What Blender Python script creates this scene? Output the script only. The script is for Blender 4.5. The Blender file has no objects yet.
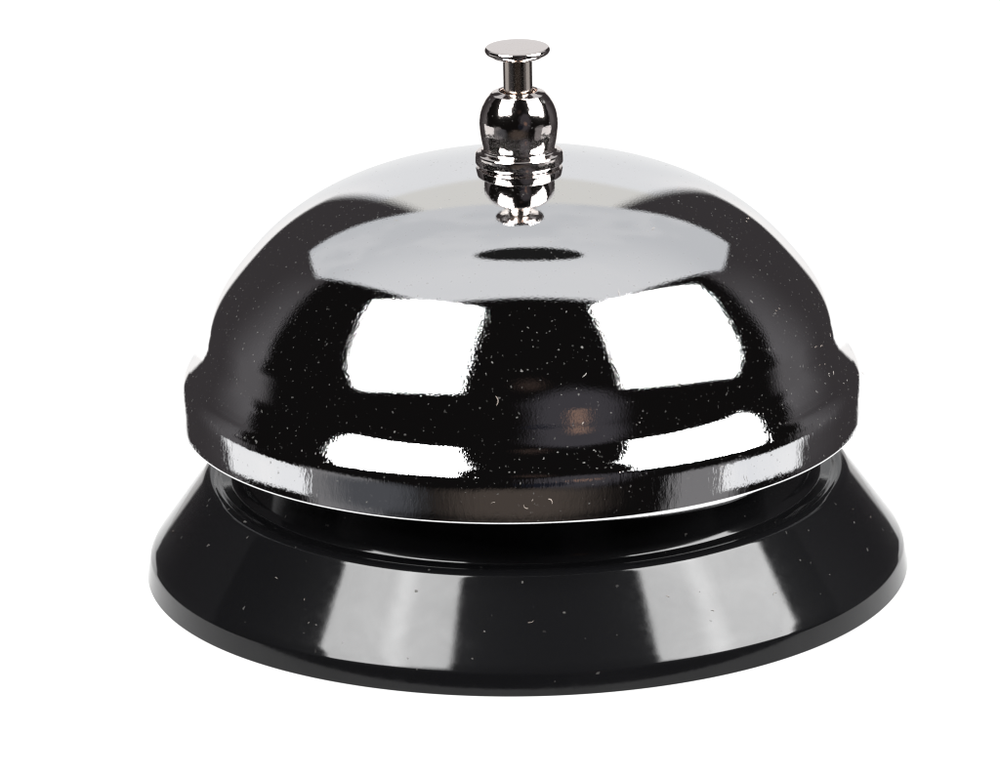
import bpy, math, random
from mathutils import Vector, Matrix
random.seed(7)
CM = 0.01
sc = bpy.context.scene
col = sc.collection

# ------------------------------------------------------------------ node helpers
class G:
    """tiny expression builder on a node tree"""
    def __init__(s, tree): s.t = tree; s.L = tree.links
    def n(s, kind, **kw):
        x = s.t.nodes.new(kind)
        for k, v in kw.items(): setattr(x, k, v)
        return x
    def put(s, sock, v):
        if isinstance(v, (int, float)): sock.default_value = v
        elif isinstance(v, (tuple, list)): sock.default_value = v
        else: s.L.new(v, sock)
    def m(s, op, a, b=0.0, c=0.0, clamp=False):
        x = s.n('ShaderNodeMath', operation=op); x.use_clamp = clamp
        s.put(x.inputs[0], a); s.put(x.inputs[1], b); s.put(x.inputs[2], c)
        return x.outputs[0]
    def step(s, v, e0, e1):                      # smooth ramp 0..1 (e0 may exceed e1)
        x = s.n('ShaderNodeMapRange', interpolation_type='SMOOTHSTEP')
        s.put(x.inputs['Value'], v)
        if e0 < e1:
            x.inputs['From Min'].default_value = e0; x.inputs['From Max'].default_value = e1
            x.inputs['To Min'].default_value = 0; x.inputs['To Max'].default_value = 1
        else:
            x.inputs['From Min'].default_value = e1; x.inputs['From Max'].default_value = e0
            x.inputs['To Min'].default_value = 1; x.inputs['To Max'].default_value = 0
        return x.outputs['Result']
    def band(s, v, a, b, w):
        return s.m('MULTIPLY', s.step(v, a - w, a + w), s.step(v, b + w, b - w))
    def mul(s, *v):
        r = v[0]
        for k in v[1:]: r = s.m('MULTIPLY', r, k)
        return r
    def mix(s, f, a, b):
        x = s.n('ShaderNodeMix', data_type='RGBA')
        s.put(x.inputs['Factor'], f)
        s.put(x.inputs[6], a); s.put(x.inputs[7], b)
        return x.outputs[2]
    def noise(s, vec, scale, detail=2.0, rough=.5, dist=0.0):
        x = s.n('ShaderNodeTexNoise'); s.put(x.inputs['Vector'], vec)
        x.inputs['Scale'].default_value = scale; x.inputs['Detail'].default_value = detail
        x.inputs['Roughness'].default_value = rough; x.inputs['Distortion'].default_value = dist
        return x.outputs['Fac']

def c4(r, g=None, b=None):
    return (r, r, r, 1) if g is None else (r, g, b, 1)

# ------------------------------------------------------------------ world: the photographer's studio
def build_world():
    w = bpy.data.worlds.new("World"); sc.world = w; w.use_nodes = True
    t = w.node_tree; t.nodes.clear(); g = G(t)
    tc = g.n('ShaderNodeTexCoord'); sx = g.n('ShaderNodeSeparateXYZ')
    t.links.new(tc.outputs['Generated'], sx.inputs[0])
    x, y, z = sx.outputs
    az = g.m('DEGREES', g.m('ARCTAN2', x, g.m('MULTIPLY', y, -1)))    # 0 towards the camera, +90 right, 180 behind
    el = g.m('DEGREES', g.m('ARCSINE', z))
    aa = g.m('ABSOLUTE', az)
    nz = g.noise(tc.outputs['Generated'], 3.0, 3)
    cur = c4(.005, .0045, .0045)
    # dark side walls of the room, a little lighter towards the lamps
    dk = g.m('ADD', g.m('ADD', 107.5, g.m('MULTIPLY', g.m('MAXIMUM', g.m('SUBTRACT', el, 14), 0), .65)), g.m('MULTIPLY', g.m('SIGN', x), -1.5))
    side = g.mul(g.step(g.m('SUBTRACT', aa, dk), -1.2, 1.2), g.step(el, 62, 56))
    sidec = g.mix(g.mul(g.step(aa, 140, 108), g.band(el, -14, 36, 14)), c4(.038, .034, .036), c4(.105, .10, .105))
    cur = g.mix(side, cur, sidec)
    cur = g.mix(g.mul(g.band(aa, 103, 122, 5), g.band(el, -8.5, 2, 4)), cur, c4(.095, .09, .094))  # extra grey patch, added for its reflection low on the dome
    # low white cards left and right of the table
    cardl = g.mul(g.band(az, -117, -77, 1.2), g.band(el, -20.6, -9.5, .7))
    cardr = g.mul(g.band(az, 70, 107, 1.5), g.band(el, -20.6, -10.5, .7))
    card = g.m('MAXIMUM', cardl, cardr)
    cur = g.mix(g.mul(g.band(aa, 50, 77, 4), g.band(el, -30, -6, 3)), cur, c4(.19, .185, .19))
    cur = g.mix(card, cur, g.mix(nz, c4(.70, .72, .76), c4(.95, .94, .93)))
    # white sweep behind the table
    edge = g.m('ADD', 159, g.mul(g.step(el, -2, 10), 8))
    back = g.mul(g.step(g.m('SUBTRACT', aa, edge), -1.5, 1.5), g.step(el, 44, 42))
    wl = g.step(el, -8.5, -13)
    far = g.m('MULTIPLY', g.step(aa, 173, 163), g.step(el, 25, 10))
    cream = g.mix(g.step(el, 24, 27), c4(.75, .755, .77), c4(.66, .65, .625))
    cream = g.mix(g.step(el, 12, -8), cream, c4(.85, .855, .86))
    cream = g.mix(far, cream, c4(.95, .93, .92))
    cur = g.mix(back, cur, g.mix(wl, cream, c4(1.25, 1.24, 1.23)))
    # the floor of the sweep, under and behind the table (also what a lens stepping aside sees)
    # grey ceiling panel
    zz = g.m('MAXIMUM', z, .02)
    u = g.m('DIVIDE', x, zz); v = g.m('DIVIDE', y, zz); au = g.m('ABSOLUTE', u)
    vmin = g.m('ADD', -.07, g.mul(g.m('MAXIMUM', g.m('SUBTRACT', au, .42), 0), 1.45))
    ceil = g.mul(g.step(g.m('SUBTRACT', v, vmin), -.015, .015), g.step(au, 1.09, 1.06), g.step(g.m('SUBTRACT', v, g.mul(au, .3)), 1.245, 1.215), g.step(z, .05, .1))
    cc = g.mix(g.step(v, .9, .15), c4(.53, .54, .56), c4(.66, .665, .68))
    cc = g.mix(g.mul(g.band(nz, .50, .60, .05), .35), cc, c4(.68, .68, .69))
    # dark round opening in the ceiling panel
    du = g.m('SUBTRACT', u, .035); dv = g.m('SUBTRACT', v, .425)
    rr = g.m('SQRT', g.m('ADD', g.mul(du, du, 30.0), g.mul(dv, dv, 130.0)))
    cc = g.mix(g.step(rr, 1.06, .94), cc, c4(.012))
    cur = g.mix(ceil, cur, cc)
    # dim figure of the photographer and warm highlights around the camera
    def blob(cur, a0, e0, wa, we, colr, soft=.45, amt=1.0):
        da = g.m('DIVIDE', g.m('SUBTRACT', az, a0), wa); de = g.m('DIVIDE', g.m('SUBTRACT', el, e0), we)
        r = g.m('SQRT', g.m('ADD', g.mul(da, da), g.mul(de, de)))
        r = g.m('ADD', r, g.m('MULTIPLY', g.m('SUBTRACT', nz, .5), .7))
        return g.mix(g.mul(g.step(r, 1 + soft, 1 - soft), amt), cur, colr)
    cur = blob(cur, 19, 12, 17, 24, c4(.046, .043, .049), .3)
    cur = blob(cur, 6, 0, 7, 5, c4(.010, .011, .016), .4)
    cur = blob(cur, 20, 8, 3.0, 4.0, c4(.26, .16, .12), .98, .85)
    cur = blob(cur, 4, 41, 5, 4, c4(.09, .06, .05), .95, .3)
    cur = blob(cur, -2, -17, 24, 8, c4(.062, .050, .043), .6)
    cur = blob(cur, -52, -17, 16, 8, c4(.070, .072, .080), .6)
    bg = g.n('ShaderNodeBackground'); g.put(bg.inputs['Color'], cur); bg.inputs['Strength'].default_value = 1.0
    out = g.n('ShaderNodeOutputWorld'); t.links.new(bg.outputs[0], out.inputs[0])
    w.cycles.sampling_method = 'MANUAL'; w.cycles.sample_map_resolution = 2048
build_world()

# ------------------------------------------------------------------ lamps
def dirv(az, el):
    a, e = math.radians(az), math.radians(el)
    return Vector((math.sin(a) * math.cos(e), -math.cos(a) * math.cos(e), math.sin(e)))

def softbox(name, tl, tr, br, bl, db, dt, radiance, hot):
    """rectangular area lamp whose corners lie in the given directions seen from the bell"""
    o = Vector((0, 0, 3 * CM))
    P = [o + dirv(*tl) * dt, o + dirv(*tr) * dt, o + dirv(*br) * db, o + dirv(*bl) * db]
    c = (P[0] + P[1] + P[2] + P[3]) / 4
    up = ((P[0] + P[1]) - (P[2] + P[3])) / 2
    rt = ((P[1] + P[2]) - (P[0] + P[3])) / 2
    h = up.length; wd = rt.length
    yv = up.normalized(); xv = (rt - yv * rt.dot(yv)).normalized(); zv = xv.cross(yv)
    if zv.dot(c - o) < 0: xv = -xv; zv = -zv
    l = bpy.data.lights.new(name, 'AREA'); l.shape = 'RECTANGLE'; l.size = wd; l.size_y = h
    l.energy = radiance * math.pi * wd * h; 
    # the tube behind the diffuser shows as a brighter stripe along the box
    l.use_nodes = True; g = G(l.node_tree); em = l.node_tree.nodes['Emission']
    gm = g.n('ShaderNodeNewGeometry'); sp = g.n('ShaderNodeSeparateXYZ'); g.put(sp.inputs[0], gm.outputs['Parametric'])
    a = g.m('ABSOLUTE', g.m('SUBTRACT', sp.outputs[0], hot))
    st = g.m('ADD', g.m('MULTIPLY', g.step(a, .13, 0), .28), g.m('ADD', .92, g.m('MULTIPLY', g.step(a, .5, .1), .06)))
    # the diffuser cloth fades out towards its frame
    ex = g.m('SUBTRACT', .5, g.m('ABSOLUTE', g.m('SUBTRACT', sp.outputs[0], .5)))
    ey = g.m('SUBTRACT', .5, g.m('ABSOLUTE', g.m('SUBTRACT', sp.outputs[1], .5)))
    ed = g.m('DIVIDE', g.m('MINIMUM', ex, ey), .055, clamp=True)
    g.put(em.inputs['Strength'], g.mul(st, g.m('POWER', ed, 2.2)))
    ob = bpy.data.objects.new(name, l); col.objects.link(ob)
    ob.matrix_world = Matrix((( xv.x, yv.x, zv.x, c.x), (xv.y, yv.y, zv.y, c.y), (xv.z, yv.z, zv.z, c.z), (0, 0, 0, 1)))
    return ob
softbox('softbox_lamp', (-99, 53), (-42, 77), (-23.5, 28), (-63, 20.5), .80, .93, 21.0, .56)
softbox('softbox_lamp', (65, 71), (113, 44), (85, 15.5), (38, 21), .75, .94, 21.0, .42)

# ------------------------------------------------------------------ materials
def dust_nodes(g, vec, scale, keep, size, seed):
    mp = g.n('ShaderNodeMapping'); g.put(mp.inputs['Vector'], vec)
    mp.inputs['Location'].default_value = (seed, seed * 1.7, seed * .3)
    wn = g.n('ShaderNodeTexNoise'); g.put(wn.inputs['Vector'], mp.outputs[0]); wn.inputs['Scale'].default_value = scale * 1.3
    add = g.n('ShaderNodeVectorMath', operation='MULTIPLY_ADD')
    g.L.new(wn.outputs['Color'], add.inputs[0]); add.inputs[1].default_value = (.9 / scale,) * 3; g.L.new(mp.outputs[0], add.inputs[2])
    v = g.n('ShaderNodeTexVoronoi'); g.L.new(add.outputs[0], v.inputs['Vector']); v.inputs['Scale'].default_value = scale
    s = g.n('ShaderNodeSeparateColor'); g.L.new(v.outputs['Color'], s.inputs[0])
    on = g.m('GREATER_THAN', s.outputs[0], 1 - keep)
    sz = g.m('MULTIPLY', g.m('ADD', .35, s.outputs[1]), size)
    d = g.step(g.m('DIVIDE', v.outputs['Distance'], sz), 1.0, .55)
    return g.mul(on, d), s.outputs[2]

def metal(name, colr, rough, bump, bscale, dust, streak=0.0, pit=0.0, skirt=False):
    m = bpy.data.materials.new(name); m.use_nodes = True
    t = m.node_tree; g = G(t); b = t.nodes['Principled BSDF']; out = t.nodes['Material Output']
    b.inputs['Metallic'].default_value = 1.0
    b.inputs['Base Color'].default_value = colr
    tc = g.n('ShaderNodeTexCoord'); vec = tc.outputs['Object']
    n1 = g.noise(vec, 260, 3)
    g.put(b.inputs['Roughness'], g.m('ADD', rough, g.m('MULTIPLY', n1, rough * .8)))
    h = g.noise(vec, bscale, 2, .6)
    if streak:
        mp = g.n('ShaderNodeMapping'); g.put(mp.inputs['Vector'], vec); mp.inputs['Scale'].default_value = (1, 1, .12)
        h = g.m('ADD', h, g.m('MULTIPLY', g.noise(mp.outputs[0], bscale * .8, 2, .6), streak))
    if pit:
        h = g.m('ADD', h, g.m('MULTIPLY', g.noise(vec, 900, 2, .7), pit))
    if skirt:                                    # the rolled rim is less well polished than the dome
        sp = g.n('ShaderNodeSeparateXYZ'); g.put(sp.inputs[0], vec)
        sk = g.step(sp.outputs[2], .0232, .0226)
        mp2 = g.n('ShaderNodeMapping'); g.put(mp2.inputs['Vector'], vec); mp2.inputs['Scale'].default_value = (1, 1, .3)
        h = g.m('ADD', h, g.mul(sk, g.noise(mp2.outputs[0], 1300, 3, .7, .5), 6.5))
        # grain of the polish is coarser where the wheel reached the front of the dome
        h = g.mul(h, g.m('ADD', .35, g.mul(g.band(sp.outputs[2], .0225, .0385, .002), g.step(sp.outputs[1], -.008, -.018), .65)))
    bp = g.n('ShaderNodeBump'); bp.inputs['Distance'].default_value = bump; bp.inputs['Strength'].default_value = 1.0
    g.put(bp.inputs['Height'], h); t.links.new(bp.outputs[0], b.inputs['Normal'])
    if dust:
        f = None
        for (s, k, z, sd) in dust:
            a, rnd = dust_nodes(g, vec, s, k, z, sd)
            a = g.mul(a, g.m('ADD', .12, g.m('POWER', rnd, 2.5)))
            f = a if f is None else g.m('MAXIMUM', f, a)
        d = g.n('ShaderNodeBsdfDiffuse'); d.inputs['Color'].default_value = c4(.11, .107, .103)
        mx = g.n('ShaderNodeMixShader'); g.put(mx.inputs[0], g.m('MULTIPLY', f, .8))
        t.links.new(b.outputs[0], mx.inputs[1]); t.links.new(d.outputs[0], mx.inputs[2]); t.links.new(mx.outputs[0], out.inputs[0])
    return m

chrome = metal('polished_chrome', c4(.93, .93, .935), .007, .0000080, 4200,
               [(1900, .75, .18, 1.3), (1100, .50, .14, 5.1), (420, .12, .08, 9.4)], streak=.5, skirt=True)
nickel = metal('worn_nickel', c4(.87, .80, .765), .05, .000004, 3000,
               [(2200, .5, .24, 2.3), (1300, .3, .2, 6.3)], pit=7.0)
steel = metal('stem_steel', c4(.42, .37, .335), .12, .000004, 1800, None, streak=1.5)

dull = metal('bare_inner_metal', c4(.30, .29, .28), .35, .000002, 1500, None)

def plastic():
    m = bpy.data.materials.new('black_glossy_plastic'); m.use_nodes = True
    t = m.node_tree; g = G(t); b = t.nodes['Principled BSDF']; out = t.nodes['Material Output']
    tc = g.n('ShaderNodeTexCoord'); vec = tc.outputs['Object']
    b.inputs['Base Color'].default_value = c4(.0026, .0026, .0029)
    cloud = g.noise(vec, 90, 5, .65)
    fine = g.noise(vec, 900, 3, .7)
    b.inputs['Roughness'].default_value = .42; b.inputs['Specular IOR Level'].default_value = .013; b.inputs['Coat Weight'].default_value = 1.0
    g.put(b.inputs['Coat IOR'], g.m('ADD', 1.305, g.m('MULTIPLY', g.m('ADD', g.noise(vec, 130, 5, .6, 1.0), g.m('MULTIPLY', fine, .25)), .085)))   # thumbed, smeary plastic
    g.put(b.inputs['Coat Roughness'], g.m('ADD', .02, g.m('MULTIPLY', g.m('MULTIPLY', cloud, fine), .20)))
    h = g.m('ADD', g.m('MULTIPLY', g.noise(vec, 1800, 3, .6), .5), g.m('MULTIPLY', g.noise(vec, 60, 2), .5))
    bp = g.n('ShaderNodeBump'); bp.inputs['Distance'].default_value = .0000025; g.put(bp.inputs['Height'], h)
    t.links.new(bp.outputs[0], b.inputs['Normal']); t.links.new(bp.outputs[0], b.inputs['Coat Normal'])
    a1, r1 = dust_nodes(g, vec, 900, .22, .15, 3.3)
    a2, r2 = dust_nodes(g, vec, 330, .06, .10, 7.7)
    f = g.m('MAXIMUM', g.mul(a1, r1), g.mul(a2, r2))
    d = g.n('ShaderNodeBsdfDiffuse'); d.inputs['Color'].default_value = c4(.06, .058, .055)
    mx = g.n('ShaderNodeMixShader'); g.put(mx.inputs[0], f)
    t.links.new(b.outputs[0], mx.inputs[1]); t.links.new(d.outputs[0], mx.inputs[2]); t.links.new(mx.outputs[0], out.inputs[0])
    return m
black = plastic()

# ------------------------------------------------------------------ geometry helpers
def catmull(P, n=14):
    P = [Vector(p) for p in P]
    P = [2 * P[0] - P[1]] + P + [2 * P[-1] - P[-2]]
    o = []
    for i in range(1, len(P) - 2):
        a, b, c, d = P[i - 1], P[i], P[i + 1], P[i + 2]
        for k in range(n):
            t = k / n
            o.append(.5 * ((2 * b) + (c - a) * t + (2 * a - 5 * b + 4 * c - d) * t * t + (3 * b - a - 3 * c + d) * t ** 3))
    o.append(P[-2])
    return [(p.x, p.y) for p in o]

def rnd(P, rad, n=5):
    """polyline with its inner corners rounded; rad a number or a list per point"""
    o = [P[0]]
    for i in range(1, len(P) - 1):
        a, b, c = Vector(P[i - 1]), Vector(P[i]), Vector(P[i + 1])
        r = rad[i] if isinstance(rad, (list, tuple)) else rad
        if r <= 0: o.append(P[i]); continue
        u, v = (a - b), (c - b)
        d = min(r, u.length * .48, v.length * .48)
        p0, p1 = b + u.normalized() * d, b + v.normalized() * d
        for k in range(n + 1):
            t = k / n
            q = (1 - t) ** 2 * p0 + 2 * t * (1 - t) * b + t * t * p1
            o.append((q.x, q.y))
    o.append(P[-1])
    return o

def lathe(name, prof, mat, parent, seg=256, closed=False):
    """prof in cm, listed so that the outside lies to the left going up"""
    vs, fs, rings = [], [], []
    for r, z in prof:
        if r < 1e-5:
            rings.append([len(vs)]); vs.append((0, 0, z * CM))
        else:
            s = len(vs); rings.append(list(range(s, s + seg)))
            for k in range(seg):
                a = 2 * math.pi * k / seg
                vs.append((r * CM * math.cos(a), r * CM * math.sin(a), z * CM))
    prs = list(zip(rings[:-1], rings[1:]))
    if closed: prs.append((rings[-1], rings[0]))
    for A, B in prs:
        for k in range(seg):
            k2 = (k + 1) % seg
            if len(A) == 1 and len(B) == 1: continue
            if len(A) == 1: fs.append((A[0], B[k2], B[k]))
            elif len(B) == 1: fs.append((A[k], A[k2], B[0]))
            else: fs.append((A[k], A[k2], B[k2], B[k]))
    me = bpy.data.meshes.new(name); me.from_pydata(vs, [], fs); me.update()
    me.polygons.foreach_set('use_smooth', [True] * len(me.polygons))
    import bmesh
    bm = bmesh.new(); bm.from_mesh(me); bmesh.ops.recalc_face_normals(bm, faces=bm.faces)
    for e in bm.edges:
        if len(e.link_faces) == 2 and e.calc_face_angle(0) > math.radians(38): e.smooth = False
    bm.to_mesh(me); bm.free()
    me.materials.append(mat)
    o = bpy.data.objects.new(name, me); col.objects.link(o)
    if parent is not None: o.parent = parent
    return o

# ------------------------------------------------------------------ the table bell
bell = bpy.data.objects.new('service_bell', None); bell.empty_display_size = .02; col.objects.link(bell)
bell['label'] = 'shiny chrome call bell with push button on a black plastic base, standing on white'
bell['category'] = 'bell'

# base: low vertical band, cone, rounded lip, cove and inner column
bp_ = [(0, .06), (4.02, .06), (4.05, 0), (4.245, 0), (4.255, .012), (4.213, .245), (4.172, .32), (3.64, 1.06), (3.585, 1.135), (3.50, 1.165),
       (3.45, 1.155), (3.40, 1.130), (3.27, 1.13), (3.235, 1.21), (3.16, 1.72), (3.12, 2.10), (2.9, 2.2), (0, 2.2)]
bp_ = rnd(bp_, [0, .01, .01, .01, .006, .02, .03, .10, .05, .04, .02, .02, .03, .03, .14, .05, .05, 0], 6)
base = lathe('base', bp_, black, bell, 320)

# bell shell, outer then inner surface
def off(a):
    d = math.degrees(a)
    return -.034 * math.exp(-((d - 27) / 12) ** 2) + .022 * math.exp(-((d - 55) / 14) ** 2)
dome = [((3.495 + off(a)) * math.cos(a), 2.6 + (2.082 + off(a)) * math.sin(a)) for a in [math.radians(90 - i * 81 / 90) for i in range(91)]]
dome[0] = (0, dome[0][1])
low = catmull([dome[-1], (3.479, 2.80), (3.496, 2.72), (3.518, 2.64), (3.553, 2.55), (3.605, 2.465), (3.662, 2.397), (3.715, 2.342), (3.750, 2.285), (3.770, 2.22), (3.780, 2.13), (3.782, 1.98), (3.7815, 1.88), (3.778, 1.79)])
outer = dome + low[1:]
lipr = [(3.775, 1.780), (3.768, 1.774), (3.745, 1.772), (3.71, 1.775), (3.692, 1.79)]
inner = [(3.69, 1.85), (3.67, 2.2), (3.62, 2.28), (3.50, 2.42), (3.42, 2.6)] + [(3.38 * math.cos(math.radians(a)), 2.6 + 1.97 * math.sin(math.radians(a))) for a in range(5, 86, 5)] + [(0, 4.57)]
shell = lathe('bell_dome', outer + lipr + inner, chrome, bell, 384)

shell.data.materials.append(dull)
for p_ in shell.data.polygons:                  # the inside of the bell is bare and unpolished
    if p_.normal.xy.dot(p_.center.xy) < 0 or p_.normal.z < -.3: p_.material_index = 1 if p_.center.z > .0182 else 0
shell.location.x = -.0003
# button assembly
KX = 1.026
knob = [(.10, 5.40), (.195, 5.40), (.200, 5.50), (.212, 5.512), (.290, 5.480), (.345, 5.415), (.392, 5.33), (.420, 5.23), (.428, 5.13), (.42, 5.03), (.405, 4.94), (.388, 4.875),
        (.385, 4.85), (.40, 4.835), (.455, 4.815), (.472, 4.80), (.472, 4.700), (.464, 4.690), (.43, 4.686), (.42, 4.60), (.10, 4.60)]
kb = lathe('finial', rnd(knob, [0, .01, .01, .01, .014, .04, .05, .05, .05, .05, .04, .02, .012, .01, .012, .01, .01, .004, .004, .003, 0], 4), nickel, bell, 128)
stem = lathe('stem', [(0, 5.38), (.157, 5.38), (.157, 5.88), (0, 5.88)], steel, bell, 96)
cap = lathe('push_button', rnd([(0, 5.872), (.17, 5.878), (.30, 5.90), (.345, 5.94), (.353, 5.965), (.348, 5.985), (.33, 6.0), (.16, 5.999), (.155, 6.0), (.12, 5.9985), (0, 5.9985)],
            [0, .01, .03, .01, .01, .01, .015, .004, .003, .004, 0], 4), nickel, bell, 128)

# ------------------------------------------------------------------ lint lying on the bell
def lint():
    def smp(prof):
        out = []
        for i in range(1, len(prof) - 1):
            d = Vector(prof[i + 1]) - Vector(prof[i - 1])
            if d.length < 1e-6: continue
            n = Vector((-d.y, d.x)).normalized()
            if n.x < 0 and n.y < .3: n = -n
            out.append((prof[i][0], prof[i][1], n))
        return out
    S = smp(outer[22:-14]); B = smp([(4.17 - .0072 * k * 10, .33 + .0099 * k * 10) for k in range(8)])
    vs, fs = [], []
    def fibre(r, z, n, phi, ln, curl, rot, rad):
        P0 = Vector((r * math.cos(phi), r * math.sin(phi), z))
        N = Vector((n.x * math.cos(phi), n.x * math.sin(phi), n.y)); T = Vector((-math.sin(phi), math.cos(phi), 0)); Bn = N.cross(T)
        pts = []; a = rot; p = P0 + N * rad
        K = 7
        for k in range(K):
            pts.append(p.copy())
            p = p + (T * math.cos(a) + Bn * math.sin(a)) * (ln / K) + N * random.uniform(-.0004, .0012)
            a += curl / K + random.uniform(-.15, .15)
        base_i = len(vs)
        for k, p in enumerate(pts):
            q = (pts[min(k + 1, K - 1)] - pts[max(k - 1, 0)]).normalized(); s1 = q.cross(N).normalized(); s2 = q.cross(s1)
            rr = rad * (.4 if k in (0, K - 1) else 1)
            for m_ in range(5):
                t_ = 2 * math.pi * m_ / 5
                vs.append(tuple((p + s1 * rr * math.cos(t_) + s2 * rr * math.sin(t_)) * CM))
        for k in range(K - 1):
            for m_ in range(5):
                a0 = base_i + k * 5 + m_; a1 = base_i + k * 5 + (m_ + 1) % 5
                fs.append((a0, a1, a1 + 5, a0 + 5))
    for k in range(46):
        r, z, n = random.choice(S)
        fibre(r, z, n, random.uniform(-math.pi, 0), random.choice([.02, .03, .04, .06, .09]), random.uniform(-3, 3), random.uniform(0, 6.28), random.choice([.0022, .003, .004]))
    for k in range(12):
        r, z, n = random.choice(B)
        fibre(r, z, n, random.uniform(-math.pi, 0), random.choice([.03, .05, .08]), random.uniform(-2, 2), random.uniform(0, 6.28), .0025)
    # the ones that can be told apart in the photograph: dome, right of centre below the dark gap
    for zq, dx_, ln, cu, rt_ in ((2.98, -.30, .13, 1.6, 1.0), (3.72, -2.10, .14, .5, -.6), (2.86, -2.35, .12, .3, -1.0), (3.25, .62, .07, 1, .4), (2.0, .27, .09, 2.2, 1.3)):
        r, z, n = min(smp(outer), key=lambda t_: abs(t_[1] - zq))
        fibre(r, z, n, -math.acos(max(-1, min(1, dx_ / r))), ln, cu, rt_, .0042)
    me = bpy.data.meshes.new('lint'); me.from_pydata(vs, [], fs); me.update()
    me.polygons.foreach_set('use_smooth', [True] * len(me.polygons))
    m = bpy.data.materials.new('pale_lint'); m.use_nodes = True; g = G(m.node_tree); b = m.node_tree.nodes['Principled BSDF']
    tc = g.n('ShaderNodeTexCoord')
    g.put(b.inputs['Base Color'], g.mix(g.step(g.noise(tc.outputs['Object'], 60), .45, .6), c4(.22, .21, .20), c4(.20, .17, .15)))
    b.inputs['Roughness'].default_value = .9; b.inputs['Specular IOR Level'].default_value = .1
    me.materials.append(m)
    o = bpy.data.objects.new('lint', me); col.objects.link(o)
    o['kind'] = 'stuff'; o['label'] = 'tiny pale specks and curled fibres of lint scattered over the bell'; o['category'] = 'lint'
lint()

# ------------------------------------------------------------------ the white surface: opal acrylic sheet with an added lamp beneath
def opal():
    m = bpy.data.materials.new('opal_acrylic'); m.use_nodes = True
    t = m.node_tree; t.nodes.clear(); g = G(t)
    tr = g.n('ShaderNodeBsdfTranslucent'); tr.inputs['Color'].default_value = c4(.96)
    o = g.n('ShaderNodeOutputMaterial'); t.links.new(tr.outputs[0], o.inputs[0])
    return m
N = 128; R0 = 7.0 * CM
me = bpy.data.meshes.new('table_surface')
me.from_pydata([(R0 * math.cos(2 * math.pi * k / N), R0 * math.sin(2 * math.pi * k / N), -.0002) for k in range(N)], [], [tuple(range(N))])
me.materials.append(opal())
for o_ in (kb, stem, cap):
    o_.scale = (1.026, 1.026, 1); o_.location.x = -.00011
# the rolled rim hangs a hair lower on one side, where it catches the light of the table
for vv in shell.data.vertices:
    if vv.co.z < .01776 and vv.co.xy.length > .0368:
        a = math.degrees(math.atan2(vv.co.x, -vv.co.y))
        k = max(0, min(1, (a - 4) / 26)) * max(0, min(1, (44 - a) / 10))
        k = k * k * (3 - 2 * k)
        vv.co.z -= .00050 * k
tb = bpy.data.objects.new('table_surface', me); col.objects.link(tb); tb['kind'] = 'structure'
l = bpy.data.lights.new('added_underlight', 'AREA'); l.shape = 'DISK'; l.size = .152  # no known source: lamp added to keep the surface evenly white, without shadows
l.energy = 1.15 * math.pi * math.pi * .076 ** 2
lo = bpy.data.objects.new('added_underlight', l); col.objects.link(lo)
lo.location = (0, 0, -.0035); lo.rotation_euler = (math.pi, 0, 0)

# ------------------------------------------------------------------ camera
F, D, E, ROLL, OX, OY = 6767.6, .75923, 19.445, 1.1, 529.0, 563.7
cx, cy = 500.0, 388.0
e = math.radians(E); rl = math.radians(ROLL)
dx, dy = OX - cx, OY - cy
ca, sa = math.cos(rl), math.sin(rl)
ox, oy = dx * ca - dy * sa, dx * sa + dy * ca
v = math.atan(oy / F); h = math.atan(ox / F)
pit = e - v
fw = Vector((-math.sin(h) * math.cos(pit), math.cos(h) * math.cos(pit), -math.sin(pit)))
rt = Vector((math.cos(h), math.sin(h), 0)); up = rt.cross(fw)
# image rotated counter-clockwise on screen by ROLL: camera turned clockwise
r2 = rt * ca - up * sa; u2 = rt * sa + up * ca
cam = bpy.data.cameras.new('camera'); co = bpy.data.objects.new('camera', cam); col.objects.link(co)
pos = Vector((0, -D * math.cos(e), D * math.sin(e)))
co.matrix_world = Matrix(((r2.x, u2.x, -fw.x, pos.x), (r2.y, u2.y, -fw.y, pos.y), (r2.z, u2.z, -fw.z, pos.z), (0, 0, 0, 1)))
cam.sensor_width = 36; cam.lens = 36 * F / 1000; cam.clip_start = .02; cam.clip_end = 50
sc.camera = co

sc.view_settings.view_transform = 'Standard'; sc.view_settings.look = 'None'
sc.view_settings.exposure = 0; sc.view_settings.gamma = 1
sc.render.engine = 'CYCLES'
sc.cycles.max_bounces = 10; sc.cycles.glossy_bounces = 8
sc.cycles.filter_width = 1.3
